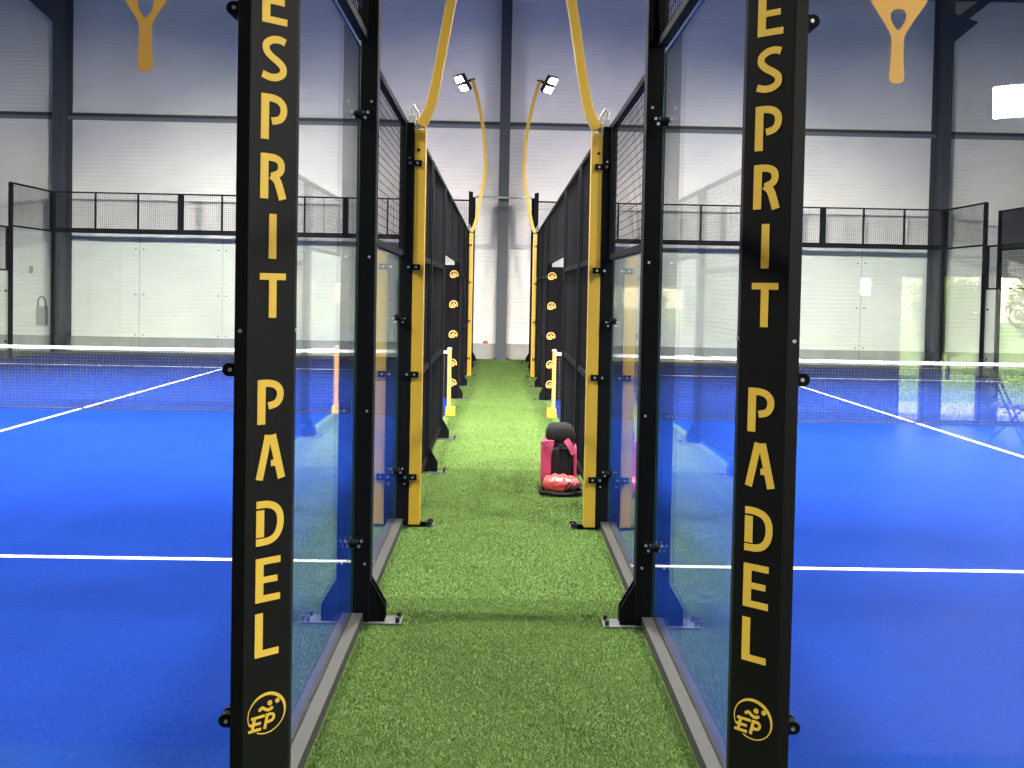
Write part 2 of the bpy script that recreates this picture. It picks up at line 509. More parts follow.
# ------------------------------------------------------------------ the hall
def build_hall():
    # floor: green turf everywhere
    b = MB(); b.box((-14.6, -7.2, -0.2), (14.6, WALLY + 0.2, 0.0)); struct(b.build('floor', M['turf_green']))
    b = MB(); b.box((-14.5, -7.0, 0.0), (14.5, 2.25, 0.004)); struct(b.build('floor_added_dark', M['lounge']))  # unseen dark floor, added to weaken the mirroring in the near back glass
    # two blue courts with their painted lines
    for S, nm in ((LEFT, 'floor_court_left'), (RIGHT, 'floor_court_right')):
        x0, x1 = sorted((S.g - S.k * 0.012, S.out))
        b = MB()
        b.box((x0, YC + 0.02, -0.02), (x1, YE, 0.004), 0)
        xm = S.mid
        for y in (NETY - 6.95, NETY + 6.95):
            b.box((x0, y - 0.025, 0.004), (x1, y + 0.025, 0.006), 1)
        b.box((xm - 0.025, NETY - 6.925, 0.004), (xm + 0.025, NETY + 6.925, 0.0058), 1)
        struct(b.build(nm, [M['turf_blue'], M['line']]))
    # far wall: ribbed sheet on a concrete plinth
    b = MB()
    prof = []
    z = 0.40
    while z < 10.1:
        prof += [(WALLY, z), (WALLY, z + 0.075), (WALLY + 0.012, z + 0.082), (WALLY + 0.012, z + 0.10)]
        z += 0.107
    n = len(prof)
    vs = [(-14.5, y, zz) for y, zz in prof] + [(14.5, y, zz) for y, zz in prof]
    b.add(vs, [(i, n + i, n + i + 1, i + 1) for i in range(n - 1)])
    struct(b.build('wall_far', M['wall']))
    b = MB(); b.box((-14.5, WALLY + 0.02, 0), (14.5, WALLY + 0.15, 10.3)); struct(b.build('wall_far_backing', M['wall_side']))
    b = MB(); b.box((-14.5, WALLY - 0.05, 0), (14.5, WALLY + 0.02, 0.40)); struct(b.build('baseboard_far', M['concrete']))
    b = MB(); b.box((-14.65, -7.2, 0), (-14.5, WALLY + 0.2, 10.3)); struct(b.build('wall_left', M['wall_side']))
    b = MB(); b.box((14.5, -7.2, 0), (14.65, WALLY + 0.2, 10.3)); struct(b.build('wall_right', M['wall_side']))
    b = MB(); b.box((-14.65, -7.3, 10.2), (14.65, WALLY + 0.2, 10.35)); struct(b.build('ceiling', M['ceiling']))
    # girt across the far wall and eave beam
    b = MB()
    b.box((-14.5, WALLY - 0.10, 5.99), (14.5, WALLY - 0.002, 6.07), 0)
    b.box((-14.5, WALLY - 0.06, 5.905), (14.5, WALLY - 0.002, 5.99), 1)
    struct(b.build('trim_1', [M['girt'], M['girt_light']]))
    b = MB()
    b.box((-14.5, 23.1, 9.32), (14.5, 23.35, 9.40)); b.box((-14.5, 23.21, 9.40), (14.5, 23.24, 9.62)); b.box((-14.5, 23.1, 9.62), (14.5, 23.35, 9.70))
    struct(b.build('trim_2', M['girt']))
    # I-section columns with a knee brace
    for i, (x, sx) in enumerate(((-11.08, -1), (0.045, 0), (11.15, 1))):
        b = MB()
        y0, y1 = 23.12, WALLY - 0.03
        b.box((x - 0.13, y0, 0), (x + 0.13, y0 + 0.02, 10.2)); b.box((x - 0.13, y1 - 0.02, 0), (x + 0.13, y1, 10.2))
        b.box((x - 0.012, y0 + 0.02, 0), (x + 0.012, y1 - 0.02, 10.2))
        b.box((x - 0.18, y0 - 0.04, 0.0), (x + 0.18, y1, 0.03))
        if sx:
            d = Vector((sx, 0, 0.8)).normalized(); e = Vector((-d.z, 0, d.x))
            c = Vector((x + sx * 0.85, y0 + 0.12, 8.55 + 0.68))
            b.oriented(c, d, Vector((0, 1, 0)), e, 1.15, 0.10, 0.10)
            b.slab([(x + sx * 0.12, 8.2), (x + sx * 0.75, 8.75), (x + sx * 0.12, 8.95)], 'y', y0 + 0.05, y0 + 0.19)
        struct(b.build('column_' + ('left', 'middle', 'right')[i], M['column']))
    # small fittings on the far wall
    t = thing('meter_box', 'grey meter box with a looped cable on the white wall beside the left column', 'box', (-11.68, WALLY, 0.66))
    b = MB(); b.box((-11.80, WALLY - 0.14, 0.66), (-11.56, WALLY - 0.005, 1.14)); b.build('case', M['box_grey'], t, bevel=0.01)
    b = MB(); b.box((-11.79, WALLY - 0.15, 0.68), (-11.57, WALLY - 0.14, 1.12)); b.build('cover', M['box_grey'], t)
    b = MB(); b.tube([(-11.60, WALLY - 0.07, 1.14), (-11.60, WALLY - 0.07, 1.28), (-11.65, WALLY - 0.07, 1.38), (-11.72, WALLY - 0.07, 1.38), (-11.78, WALLY - 0.07, 1.30), (-11.78, WALLY - 0.07, 1.14)], 0.016, 8)
    b.build('cable', M['lamp_body'], t)
    b = MB(); b.box((-12.02, WALLY - 0.06, 1.98), (-11.95, WALLY - 0.004, 2.16)); b.box((-12.0, WALLY - 0.075, 2.03), (-11.97, WALLY - 0.06, 2.11))
    tag(b.build('wall_switch', M['box_grey'], bevel=0.005), 'small grey switch on the white ribbed wall above the meter box', 'switch')
    b = MB(); b.box((-0.42, WALLY - 0.048, 0.40), (-0.28, WALLY - 0.005, 0.44)); b.box((-0.40, WALLY - 0.046, 0.44), (-0.30, WALLY - 0.007, 0.47))
    tag(b.build('red_marker', M['red'], bevel=0.005), 'small red marker lying on the concrete plinth of the far wall', 'marker')
    # tie bar between the two courts
    b = MB(); b.tube([(-0.66, YE - 0.02, 4.07), (0.74, YE - 0.02, 4.07)], 0.026, 10)
    tag(b.build('tie_bar', M['steel']), 'pale metal tie bar joining the two far corner posts across the corridor', 'bar')


def build_entrance():
    """hall front behind the viewer: glazed openings on a garden, seen mirrored in the right court's back glass"""
    YB = -7.0
    holes = [(4.98, 5.24, 1.75, 2.08), (5.56, 5.96, 0.02, 2.10), (6.16, 6.76, 0.02, 2.12), (6.96, 8.0, 0.02, 2.12), (8.15, 10.6, 0.02, 2.12)]
    xs = [-14.6] + [v for h in holes for v in h[:2]] + [14.6]
    b = MB()
    b.box((-14.6, YB - 0.2, 2.15), (14.6, YB, 10.3))
    prev = -14.6
    for x0, x1, z0, z1 in holes:
        b.box((prev, YB - 0.2, 0), (x0, YB, 2.15))
        if z0 > 0.1: b.box((x0, YB - 0.2, 0), (x1, YB, z0))
        if z1 < 2.15: b.box((x0, YB - 0.2, z1), (x1, YB, 2.15))
        prev = x1
    b.box((prev, YB - 0.2, 0), (14.6, YB, 2.15))
    struct(b.build('wall_back', M['wall_side']))
    for i, (x0, x1, z0, z1) in enumerate(holes):
        f = MB(); w = 0.045
        f.box((x0, YB - 0.13, z0), (x0 + w, YB - 0.05, z1)); f.box((x1 - w, YB - 0.13, z0), (x1, YB - 0.05, z1))
        f.box((x0 + w, YB - 0.13, z0), (x1 - w, YB - 0.05, z0 + w)); f.box((x0 + w, YB - 0.13, z1 - w), (x1 - w, YB - 0.05, z1))
        g = MB(); g.box((x0 + w, YB - 0.095, z0 + w), (x1 - w, YB - 0.085, z1 - w))
        wo = struct(f.build('window_%d' % (i + 1), M['win_frame']))
        g.build('pane', M['win_glass'], wo)
    # ground outside
    b = MB(); b.box((-30, -10.0, -0.2), (40, YB - 0.2, -0.02)); struct(b.build('terrace', M['paving']))
    b = MB(); b.box((-60, -70, -0.3), (80, -10.0, -0.05)); struct(b.build('lawn', M['grass_out']))
    # trees in the garden
    for i, (x, y, h, r) in enumerate(((10.2, -15.0, 2.3, 0.8), (13.8, -17.0, 2.7, 1.1), (19.5, -21.0, 3.2, 1.4), (15.6, -27.0, 3.0, 1.7))):
        t = thing('garden_tree', ('slim young spring tree mirrored in the back glass of the right court', 'broad spring tree mirrored beside the right column', 'tall spring tree at the garden edge beyond the terrace', 'distant spring tree behind the others in the garden')[i], 'tree', (x, y, -0.05), 'garden trees')
        b = MB(); b.tube([(x, y, -0.05), (x + 0.03, y, h * 0.3), (x - 0.03, y, h * 0.75)], 0.05, 8)
        for k in range(5):
            a = k * 1.3; b.tube([(x, y, h * (0.3 + 0.08 * k)), (x + math.cos(a) * r * 0.6, y + math.sin(a) * r * 0.6, h * (0.45 + 0.1 * k))], 0.035, 6)
        b.build('trunk', M['bark'], t)
        b = MB()
        N = 3500
        for _ in range(N):
            d = Vector((random.gauss(0, 1), random.gauss(0, 1), random.gauss(0, 1))).normalized() * (random.random() ** 0.4)
            c = Vector((x + d.x * r, y + d.y * r, h * 0.60 + d.z * h * 0.40))
            a = Vector((random.gauss(0, 1), random.gauss(0, 1), random.gauss(0, 1))).normalized(); e = a.orthogonal().normalized()
            s = random.uniform(0.04, 0.085)
            b.add([c - a * s, c + e * s * .5, c + a * s, c - e * s * .5], [(0, 1, 2, 3)])
        b.build('foliage', M['leaf'], t)
    # bistro table and chairs just inside the glazing
    def chair(x, y, rz, label):
        t = thing('cafe_chair', label, 'chair', (x, y, 0), 'cafe chairs by the glazed front')
        R = Matrix.Rotation(rz, 3, 'Z')
        def P(a, b_, c): v = R @ Vector((a, b_, c)); return (x + v.x, y + v.y, c)
        b = MB(); b.tube([P(-.2, 0, .45), P(.2, 0, .45)], 0, sq=(.2, .012)); b.build('seat', M['chair'], t)
        b = MB(); b.tube([P(-.18, .2, .62), P(.18, .22, .62)], 0, sq=(.012, .06)); b.tube([P(-.18, .21, .8), P(.18, .23, .8)], 0, sq=(.012, .06)); b.build('backrest', M['chair'], t)
        for sx in (-1, 1):
            b = MB(); b.tube([P(.19 * sx, -.2, 0), P(.19 * sx, .2, .9)], .012, 8); b.build('leg', M['win_frame'], t)
            b = MB(); b.tube([P(.17 * sx, .2, 0), P(.17 * sx, -.18, .45)], .012, 8); b.build('leg', M['win_frame'], t)
    chair(6.35, -5.6, 2.2, 'folding cafe chair beside the round table, near the door')
    chair(7.35, -5.3, -2.0, 'folding cafe chair beside the round table, near the screen')
    t = thing('cafe_table', 'round pale cafe table mirrored in the right back glass', 'table', (6.85, -5.45, 0))
    b = MB(); b.disc((6.85, -5.45, .72), (0, 0, 1), .34, .025, 28); b.build('tabletop', M['chair'], t)
    for a in (0.4, 0.4 + PI / 2):
        b = MB(); c, s = math.cos(a) * .3, math.sin(a) * .3
        b.tube([(6.85 - c, -5.45 - s, 0), (6.85 + c, -5.45 + s, .72)], .015, 8); b.tube([(6.85 + c, -5.45 + s, 0), (6.85 - c, -5.45 - s, .72)], .015, 8)
        b.build('leg', M['win_frame'], t)
    # unseen overhead lights, added to brighten the near floor and corridor
    for x, nm in ((-5.6, 'outer added fill light hung over the near end of the left court'), (0.04, 'middle added fill light hung over the corridor between the near yellow poles'), (5.7, 'outer added fill light hung over the near end of the right court')):
        y, z = (7.3 if abs(x) < 1 else 4.3), 6.8
        t = thing('added_fill_light', nm, 'lamp', (x, y, z), 'added fill lights above the view')
        b = MB(); b.tube([(x, y, z + .2), (x, y, 10.2)], 0.01, 8); b.build('rod', M['lamp_body'], t)
        b = MB(); b.tube([(x, y, z + .2), (x, y, z + .12), (x, y, z)], 0.12, 20); b.build('housing', M['lamp_body'], t)
        b = MB(); b.disc((x, y, z - 0.012), (0, 0, 1), 0.20, 0.012, 24); b.build('lens', M['lamp_white'], t)
        la = bpy.data.lights.new('fill_light_beam', 'AREA'); la.shape = 'DISK'; la.size = 0.38; la.energy = FILL_ENERGY * (0.60 if abs(x) < 1 else 1.0); la.spread = math.radians(140); la.color = (1, .96, .90)
        lo = bpy.data.objects.new('fill_light_beam', la); COL.objects.link(lo); lo.location = (x, y, z - 0.03)
    # floodlight hanging over the lounge
    lx, ly, lz = 4.58, -2.5, 3.55
    t = thing('hanging_floodlight', 'bright floodlight hung on a rod, mirrored high in the right back glass', 'lamp', (lx, ly, lz))
    b = MB(); b.tube([(lx, ly, lz + 0.1), (lx, ly, 10.2)], 0.012, 8); b.build('rod', M['lamp_body'], t)
    n = Vector((-0.50, 0.78, -0.36)).normalized(); u = n.cross(Vector((0, 0, 1))).normalized(); v = n.cross(u)
    c = Vector((lx, ly, lz))
    b = MB(); b.oriented(c - n * 0.06, u, v, n, .04, .06, .06); b.tube([c - n * .05, (lx, ly, lz + 0.12)], .014, 8); b.build('bracket', M['lamp_body'], t)
    b = MB(); b.oriented(c, u, v, n, .19, .16, .035); b.build('housing', M['lamp_body'], t, bevel=0.008)
    b = MB(); b.oriented(c + n * .037, u, v, n, .17, .14, .003); b.build('lens', M['lamp_fill'], t)


# ------------------------------------------------------------------ big branded corner posts
def corner_post(S0):
    S = Side(); S.__dict__.update(S0.__dict__); S.g = S0.g - S0.k * S0.shift
    t = thing('corner_post', f'wide black corner post lettered ESPRIT PADEL in yellow at the {S.word} of the corridor entrance', 'post', (ux(S, 0.03), YC + 0.05, 0), 'lettered corner posts')
    P0 = (-0.050, -0.012); P1 = (-0.010, -0.012); P2 = (0.110, 0.086); P3 = (0.110, 0.120)
    cs = [P0, P1, P2, P3, (0.097, 0.120), (0.097, 0.094), (-0.015, 0.002), (-0.050, 0.002)]
    b = MB(); b.prism([(ux(S, u), YC + y) for u, y in cs], 0.006, 4.0)
    b.build('folded_plate', M['post_black'], t, bevel=0.002)
    b = MB(); b.box((ux(S, -0.046), YC + 0.004, 0.01), (ux(S, -0.022), YC + 0.03, 4.0)); b.build('upright', M['black'], t)
    b = MB(); b.box((ux(S, -0.08), YC - 0.06, 0.0005), (ux(S, 0.16), YC + 0.16, 0.008)); b.build('base_plate', M['galv'], t)
    # plane of the lettering
    A = Vector((ux(S, P1[0]), YC + P1[1])); B = Vector((ux(S, P2[0]), YC + P2[1]))
    if A.x > B.x: A, B = B, A          # A is the left end as the viewer sees it
    d = (B - A); Lw = d.length; d /= Lw
    nrm = Vector((d.y, -d.x))
    if nrm.y > 0: nrm = -nrm
    def fmap(cx, zb, sc):
        def f(x, y, lift):
            q = A + d * (Lw / 2 + (cx + x) * sc) + nrm * (0.0004 + lift)
            return (q.x, q.y, zb + y * sc)
        return f
    H = 0.138
    # baselines measured down the post
    zs = S.letters
    for word, rows in (('ESPRIT', zs[:6]), ('PADEL', zs[6:])):
        b = MB()
        for ch, zb, dx in rows:
            wd = 0.62
            for pts, w in LET[ch]:
                ribbon(b, pts, w, fmap(-wd / 2 + dx / H, zb, H))
        o = b.build('lettering', M['letter'], t); o['label'] = 'yellow capital letters reading %s downwards' % word
    # round EP emblem
    b = MB(); R0 = 0.062; zc = S.logo
    f = fmap(0, zc, R0)
    ring = [(math.cos(a), math.sin(a)) for a in np.linspace(math.radians(-120), math.radians(205), 40)]
    wr = [0.05 + 0.11 * max(0, math.cos(a - math.radians(60))) for a in np.linspace(math.radians(-120), math.radians(205), 40)]
    ribbon(b, ring, wr, f)
    def it(pts): return [(x + 0.22 * y, y) for x, y in pts]
    ribbon(b, it([(-.62, -.75), (-.62, -.02)]), .15, f)
    for yy, xe in ((-.70, -.14), (-.40, -.22), (-.08, -.08)):
        ribbon(b, it([(-.82, yy), (xe, yy)]), .13, f)
    ribbon(b, it([(.06, -.75), (.06, -.02)]), .15, f)
    ribbon(b, it(smooth_pts([(-.02, -.08), (.30, -.08), (.44, -.22), (.38, -.40), (.10, -.44)])), .13, f)
    ribbon(b, smooth_pts([(-.42, .22), (-.24, .34), (-.05, .22), (.14, .16), (.34, .26)]), [.06] + [.15] * 19 + [.05], f)
    for (x, y, r) in ((.17, .50, .13), (.58, .52, .12)):
        ring2 = [(x + r * .5 * math.cos(a), y + r * .5 * math.sin(a)) for a in np.linspace(0, 2 * PI, 13)]
        ribbon(b, ring2, r, f)
    o = b.build('emblem', M['letter'], t); o['label'] = 'round yellow EP emblem with ball and wave'
    # small rivets and the black glass clamps on the court edge
    for z in (1.62,):
        for u, y in ((-0.032, -0.012), (0.110, 0.103)):
            b = MB()
            ax = (0, -1, 0) if u < 0 else (S.k, 0, 0)
            b.disc((ux(S, u), YC + y, z), ax, 0.006, 0.005, 10); b.build('rivet', M['steel'], t)
    b = MB(); b.disc((ux(S, 0.110), YC + 0.103, 0.10), (S.k, 0, 0), 0.007, 0.008, 10); b.build('rivet', M['steel'], t)
    for z in S.clamps:
        b = MB(); b.box((ux(S, -0.048), YC + 0.002, z - 0.02), (ux(S, -0.070), YC + 0.022, z + 0.02)); b.build('clamp_arm', M['black'], t)


def near_back_pane(S0):
    S = Side(); S.__dict__.update(S0.__dict__); S.g = S0.g - S0.k * S0.shift
    y = YC + 0.035
    xa = ux(S, -0.055); xb = xa - S.k * 1.98
    t = thing('back_glass_pane', f'clear back wall pane with a yellow racket sticker at the {S.word} of the entrance', 'glass pane', ((xa + xb) / 2, y, 0), 'near back wall panes')
    glass_box(xa, xb, y, y + 0.012, 0.06, 3.0).build('glass', [M['glass'], M['glass_edge']], t)
    b = MB(); b.box((xa, y - 0.01, 0), (xb, y + 0.022, 0.06)); b.build('base_channel', M['channel'], t)
    for z in S.clamps:
        b = MB()
        b.disc((xa - S.k * 0.014, y - 0.032, z), (0, 1, 0), 0.021, 0.03, 18)
        b.disc((xa - S.k * 0.014, y + 0.013, z), (0, 1, 0), 0.021, 0.022, 18)
        b.disc((xa - S.k * 0.010, y - 0.038, z), (0, 1, 0), 0.006, 0.006, 8, mi=1)
        b.build('glass_clamp', [M['black'], M['steel']], t)
    # racket sticker on the pane
    cx, zb = S.racket
    yy = y - 0.0012
    def f(x, z, lift): return (cx + x, yy + 0.0008 - lift, zb + z)
    b = MB()
    prof = [(0.0, .010, 0), (.004, .018, 0), (.012, .0235, 0), (.03, .0235, 0), (.07, .020, 0), (.13, .0185, 0), (.145, .0205, 0), (.163, .029, 0), (.170, .034, .008), (.185, .043, .018), (.20, .053, .024), (.215, .063, .024), (.226, .071, .016), (.230, .074, 0),
            (.27, .098, 0), (.32, .117, 0), (.38, .122, 0), (.44, .114, 0), (.49, .088, 0), (.52, .045, 0), (.528, .012, 0)]
    for i in range(len(prof) - 1):
        (z0, o0, i0), (z1, o1, i1) = prof[i], prof[i + 1]
        for sg in (-1, 1):
            q = [f(sg * i0, z0, .0006), f(sg * o0, z0, .0006), f(sg * o1, z1, .0006), f(sg * i1, z1, .0006)]
            q2 = [f(sg * i0, z0, 0), f(sg * o0, z0, 0), f(sg * o1, z1, 0), f(sg * i1, z1, 0)]
            b.add(q + q2, [(0, 1, 2, 3), (7, 6, 5, 4), (1, 5, 6, 2)])
    b.build('racket_sticker', M['sticker'], t)


POWER = 470.0
FILL_ENERGY = 520.0  # energy of the added overhead lights out of view
SPREAD = math.radians(92)
# ------------------------------------------------------------------ lamp poles
ARC = [(0.0, 2.96), (0.085, 3.17), (0.19, 3.78), (0.255, 4.17), (0.24, 4.64), (0.19, 5.11), (0.075, 5.67), (-0.035, 6.04)]


def lamp_pole(S, y, label, n_dir, group, dirn=1, base=None, clamps=(0.37, 1.13, 1.92, 2.68)):
    """yellow square pole beside a fence post with a bowed arm carrying a double floodlight"""
    def X(u): return (ux(S, u) if base is None else base + S.k * dirn * u)
    t = thing('lamp_pole', label, 'lamp pole', (X(0.14), y, 0), group)
    b = MB(); b.box((X(0.098), y - 0.045, 0.012), (X(0.182), y + 0.045, 2.93)); b.build('pole', M['yellow'], t, bevel=0.006)
    pts = smooth_pts([(0.14 + a, z) for a, z in ARC], 6)
    b = MB(); b.tube([(X(u), y, z) for u, z in pts], 0, sq=(0.04, 0.034)); b.build('bowed_arm', M['yellow'], t, bevel=0.004)
    b = MB(); b.box((X(0.08), y - 0.06, 0.001), (X(0.285), y + 0.06, 0.012)); b.build('base_plate', M['galv'], t)
    for yy in (y - 0.04, y + 0.04):
        b = MB(); b.disc((X(0.265), yy, 0.012), (0, 0, 1), 0.012, 0.03, 8); b.build('anchor_bolt', M['lamp_body'], t)
    for z in clamps:
        b = MB(); b.box((X(0.05), y - 0.058, z - 0.022), (X(0.155), y - 0.045, z + 0.022)); k = b.build('bracket', M['black'], t)
        for q in (0.125, 0.07):
            c = MB(); c.disc((X(q), y - 0.058, z), (0, -1, 0), 0.009, 0.008, 8); c.build('bolt', M['steel'], k)
    b = MB(); b.disc((X(0.13), y - 0.045, 2.78), (0, -1, 0), 0.011, 0.004, 10); b.build('cable_hole', M['black'], t)
    # pale cable connector at the top of the post
    b = MB(); b.box((X(0.05), y - 0.03, 2.97), (X(0.10), y + 0.03, 3.03))
    b.tube([(X(0.075), y, 3.03), (X(0.06), y - 0.01, 3.08), (X(0.085), y - 0.02, 3.11), (X(0.12), y - 0.01, 3.05), (X(0.125), y, 2.94)], 0.01, 8)
    b.build('cable_connector', M['white_plastic'], t)
    # head
    top = Vector((X(0.14 + ARC[-1][0]), y, ARC[-1][1]))
    n = Vector(n_dir).normalized()
    u = n.cross(Vector((0, 0, 1))).normalized(); v = n.cross(u).normalized()
    if v.z > 0: v = -v
    c0 = top + n * 0.15 + Vector((math.copysign(0.11, n.x), 0, 0))
    b = MB(); b.tube([top, c0], 0.03, 8); b.tube([top + u * -.06, top + u * .06], .022, 8)
    b.build('yoke', M['lamp_body'], t)
    for k in (-1, 1):
        c = c0 + v * (0.098 * k)
        h = MB(); h.oriented(c, u, v, n, 0.135, 0.086, 0.028)
        for q in range(7): h.oriented(c - n * 0.045 + u * (-0.12 + q * 0.04), u, v, n, 0.004, 0.075, 0.022)
        fl = h.build('floodlight', M['lamp_body'], t)
        l = MB(); l.oriented(c + n * 0.030, u, v, n, 0.112, 0.060, 0.002); l.build('lens', M['lamp_white'], fl)
    la = bpy.data.lights.new('floodlight_beam', 'AREA'); la.shape = 'RECTANGLE'; la.size = 0.23; la.size_y = 0.30
    la.energy = POWER if y < 10 else POWER * 0.5; la.spread = SPREAD; la.color = (1.0, 0.94, 0.86)
    lo = bpy.data.objects.new('floodlight_beam', la); COL.objects.link(lo)
    lo.location = c0 + n * 0.04
    lo.rotation_euler = Matrix((u, n.cross(u), n)).transposed().to_euler() if False else n.to_track_quat('-Z', 'Y').to_euler()
    return t


# ------------------------------------------------------------------ a court
ORD = {1: 'first', 2: 'second', 3: 'third', 4: 'fourth', 5: 'fifth', 6: 'sixth'}


def court(S):
    w = S.word
    corner_post(S)
    near_back_pane(S)
    gp = f'corridor side glass of the {w} court'
    side_glass(S, ux(S, 0), YC + 0.125, YC + 1.955, 3.0, f'tall side glass pane behind the lettered post of the {w} court', gp, (YC + 1.945,), (0.43, 2.65))
    side_mesh(S, ux(S, 0.02), YC + 0.125, YC + 1.955, 3.03, 4.0, f'high mesh strip above the tall front side pane of the {w} court', 'high mesh strips', uprights=(YC + 1.0,), wt=0.003)
    fence_post(S, YC + 2, 4.0, f'tall black post with flared foot between two glass panes, {w} side of corridor entrance', 'tall black side posts', cl=(0.43, 2.65))
    side_glass(S, ux(S, 0), YC + 2.045, YC + 3.955, 2.0, f'lower side glass pane beside the near yellow pole of the {w} court', gp, (YC + 2.07, YC + 3.93), (0.42, 1.55))
    side_mesh(S, ux(S, 0.02), YC + 2.05, YC + 3.95, 2.0, 3.0, f'mesh strip above the lower side pane, before the near yellow pole, {w} court', 'low mesh strips', wt=0.003)
    gpo = f'black fence posts along the corridor, {w} court'
    fence_post(S, YC + 4, 3.0, f'black post bolted to the near yellow lamp pole, {w} court', gpo, gusset=False, cl=(0.42, 1.53))
    lamp_pole(S, YC + 4, f'near yellow lamp pole on the {w} side of the corridor', (-S.k * 0.55, 0.86, -0.80), 'yellow lamp poles')
    gm = f'corridor mesh panels of the {w} court'
    side_mesh(S, ux(S, 0.06), YC + 4.05, YC + 5.95, 0.12, 3.0, f'full height mesh panel right after the near yellow pole, {w} court', gm, rails=(1.04, 2.02))
    fence_post(S, YC + 6, 3.0, f'black fence post two metres past the near yellow pole, {w} court', gpo)
    side_mesh(S, ux(S, 0.06), YC + 6.05, YC + 7.95, 0.12, 3.0, f'full height mesh panel before the gate opening, {w} court', gm, rails=(1.04, 2.02))
    fence_post(S, YC + 8, 3.0, f'black fence post at the near jamb of the net gate, {w} court', gpo)
    side_mesh(S, ux(S, 0.06), YC + 8.05, YC + 11.95, 2.2, 3.0, f'mesh strip bridging the net gate opening, {w} court', gm, uprights=(YC + 10,))
    p = fence_post(S, YC + 12, 3.0, f'black fence post padded with orange emblems at the far gate jamb, {w} court', gpo)
    # padded cover with five round emblems
    b = MB(); yp = YC + 12 - 0.075
    b.box((ux(S, -0.17), yp, 0.03), (ux(S, 0.085), YC + 12 - 0.046, 2.16)); pad = b.build('pad', M['pad'], p, bevel=0.01)
    for z in (2.00, 1.52, 1.04, 0.58, 0.26):
        b = MB()
        cx = ux(S, 0.005)
        def f(x, y, lift, z=z, cx=cx): return (cx + x * .062, yp - 0.0005 - lift, z + y * .066)
        ribbon(b, [(math.cos(a), math.sin(a)) for a in np.linspace(-.4, PI + .6, 20)], .22, f)
        ribbon(b, [(-.62, -.7), (-.5, .1)], .24, f); ribbon(b, [(-.6, -.62), (-.05, -.62)], .2, f); ribbon(b, [(-.5, .02), (.0, .02)], .2, f); ribbon(b, [(-.55, -.3), (-.1, -.3)], .16, f)
        ribbon(b, [(.15, -.7), (.25, .1)], .24, f); ribbon(b, smooth_pts([(.2, .05), (.55, .05), (.6, -.2), (.2, -.3)]), .2, f)
        ribbon(b, [(-.3, .45), (0, .35), (.35, .5)], .2, f)
        b.build('emblem', M['logo'], pad)
    side_mesh(S, ux(S, 0.06), YC + 12.05, YC + 13.95, 0.12, 3.0, f'full height mesh panel behind the padded gate post, {w} court', gm, rails=(1.04, 2.02))
    fence_post(S, YC + 14, 3.0, f'black fence post between padded gate post and far yellow pole, {w} court', gpo)
    side_mesh(S, ux(S, 0.06), YC + 14.05, YC + 15.95, 0.12, 3.0, f'full height mesh panel before the far yellow pole, {w} court', gm, rails=(1.04, 2.02))
    fence_post(S, YC + 16, 3.0, f'black post bolted to the far yellow lamp pole, {w} court', gpo, gusset=False)
    nd = (-0.62, -0.50, -0.62) if w == 'left' else (0.60, -0.55, -0.60)
    lamp_pole(S, YC + 16, f'far yellow lamp pole with lit floodlights on the {w} side', nd, 'yellow lamp poles')
    side_glass(S, ux(S, 0), YC + 16.05, YC + 17.955, 2.0, f'lower side glass pane past the far yellow pole, {w} court', gp, (YC + 16.1,), (0.42, 1.55))
    side_mesh(S, ux(S, 0.02), YC + 16.05, YC + 17.95, 2.0, 3.0, f'mesh strip above the pane past the far yellow pole, {w} court', 'low mesh strips')
    fence_post(S, YC + 18, 4.0, f'tall black post near the far end of the corridor, {w} court', 'tall black side posts')
    side_glass(S, ux(S, 0), YC + 18.045, YC + 19.9, 3.0, f'tall side glass pane at the far end of the corridor, {w} court', gp, (YC + 18.1,), (0.62, 2.4))
    side_mesh(S, ux(S, 0.02), YC + 18.05, YC + 19.9, 3.03, 4.0, f'high mesh strip at the far end of the corridor, {w} court', 'high mesh strips')
    fence_post(S, YE - 0.04, 4.08, f'tall black far corner post beside the tie bar, {w} court', 'tall black side posts')
    # far back wall
    xs = [S.g - S.k * 2.038 * i for i in range(5)] + [S.out]
    names = ['beside the corridor', 'second from the corridor', 'in the middle', 'second from the outer corner', 'at the outer corner']
    gb = f'far back wall panes of the {w} court'
    for i in range(5):
        a, c = sorted((xs[i], xs[i + 1])); a += 0.006; c -= 0.006
        t = thing('back_glass_pane', f'far back wall glass pane {names[i]}, {w} court', 'glass pane', ((a + c) / 2, YE, 0), gb)
        glass_box(a, c, YE - 0.006, YE + 0.006, 0.06, 2.98).build('glass', [M['glass'], M['glass_edge']], t)
        b = MB(); b.box((a, YE - 0.02, 0), (c, YE + 0.03, 0.07)); b.build('base_channel', M['channel'], t)
        for z in (0.5, 1.5, 2.62):
            for x in (a + 0.09, c - 0.09):
                b = MB(); b.disc((x, YE - 0.02, z), (0, 1, 0), 0.014, 0.04, 10); b.build('glass_clamp', M['wire'], t)
    cut = [S.g, S.g - S.k * 3.10, S.g - S.k * 7.16, S.out]
    for i in range(3):
        a, c = sorted((cut[i], cut[i + 1]))
        t = thing('back_mesh_panel', f'far back wall mesh panel {("beside the corridor", "in the middle", "at the outer corner")[i]}, {w} court', 'fence panel', ((a + c) / 2, YE, 3.0), 'far back wall mesh panels')
        y = YE + 0.02
        f = MB()
        f.box((a, y - 0.03, 2.99), (c, y + 0.03, 3.11)); f.box((a, y - 0.02, 3.965), (c, y + 0.02, 4.0))
        f.box((a, y - 0.03, 3.11), (a + 0.07, y + 0.03, 3.965)); f.box((c - 0.07, y - 0.03, 3.11), (c, y + 0.03, 3.965))
        n = round((c - a) / 1.01)
        for k in range(1, n):
            x = a + (c - a) * k / n; f.box((x - 0.02, y - 0.02, 3.11), (x + 0.02, y + 0.02, 3.965))
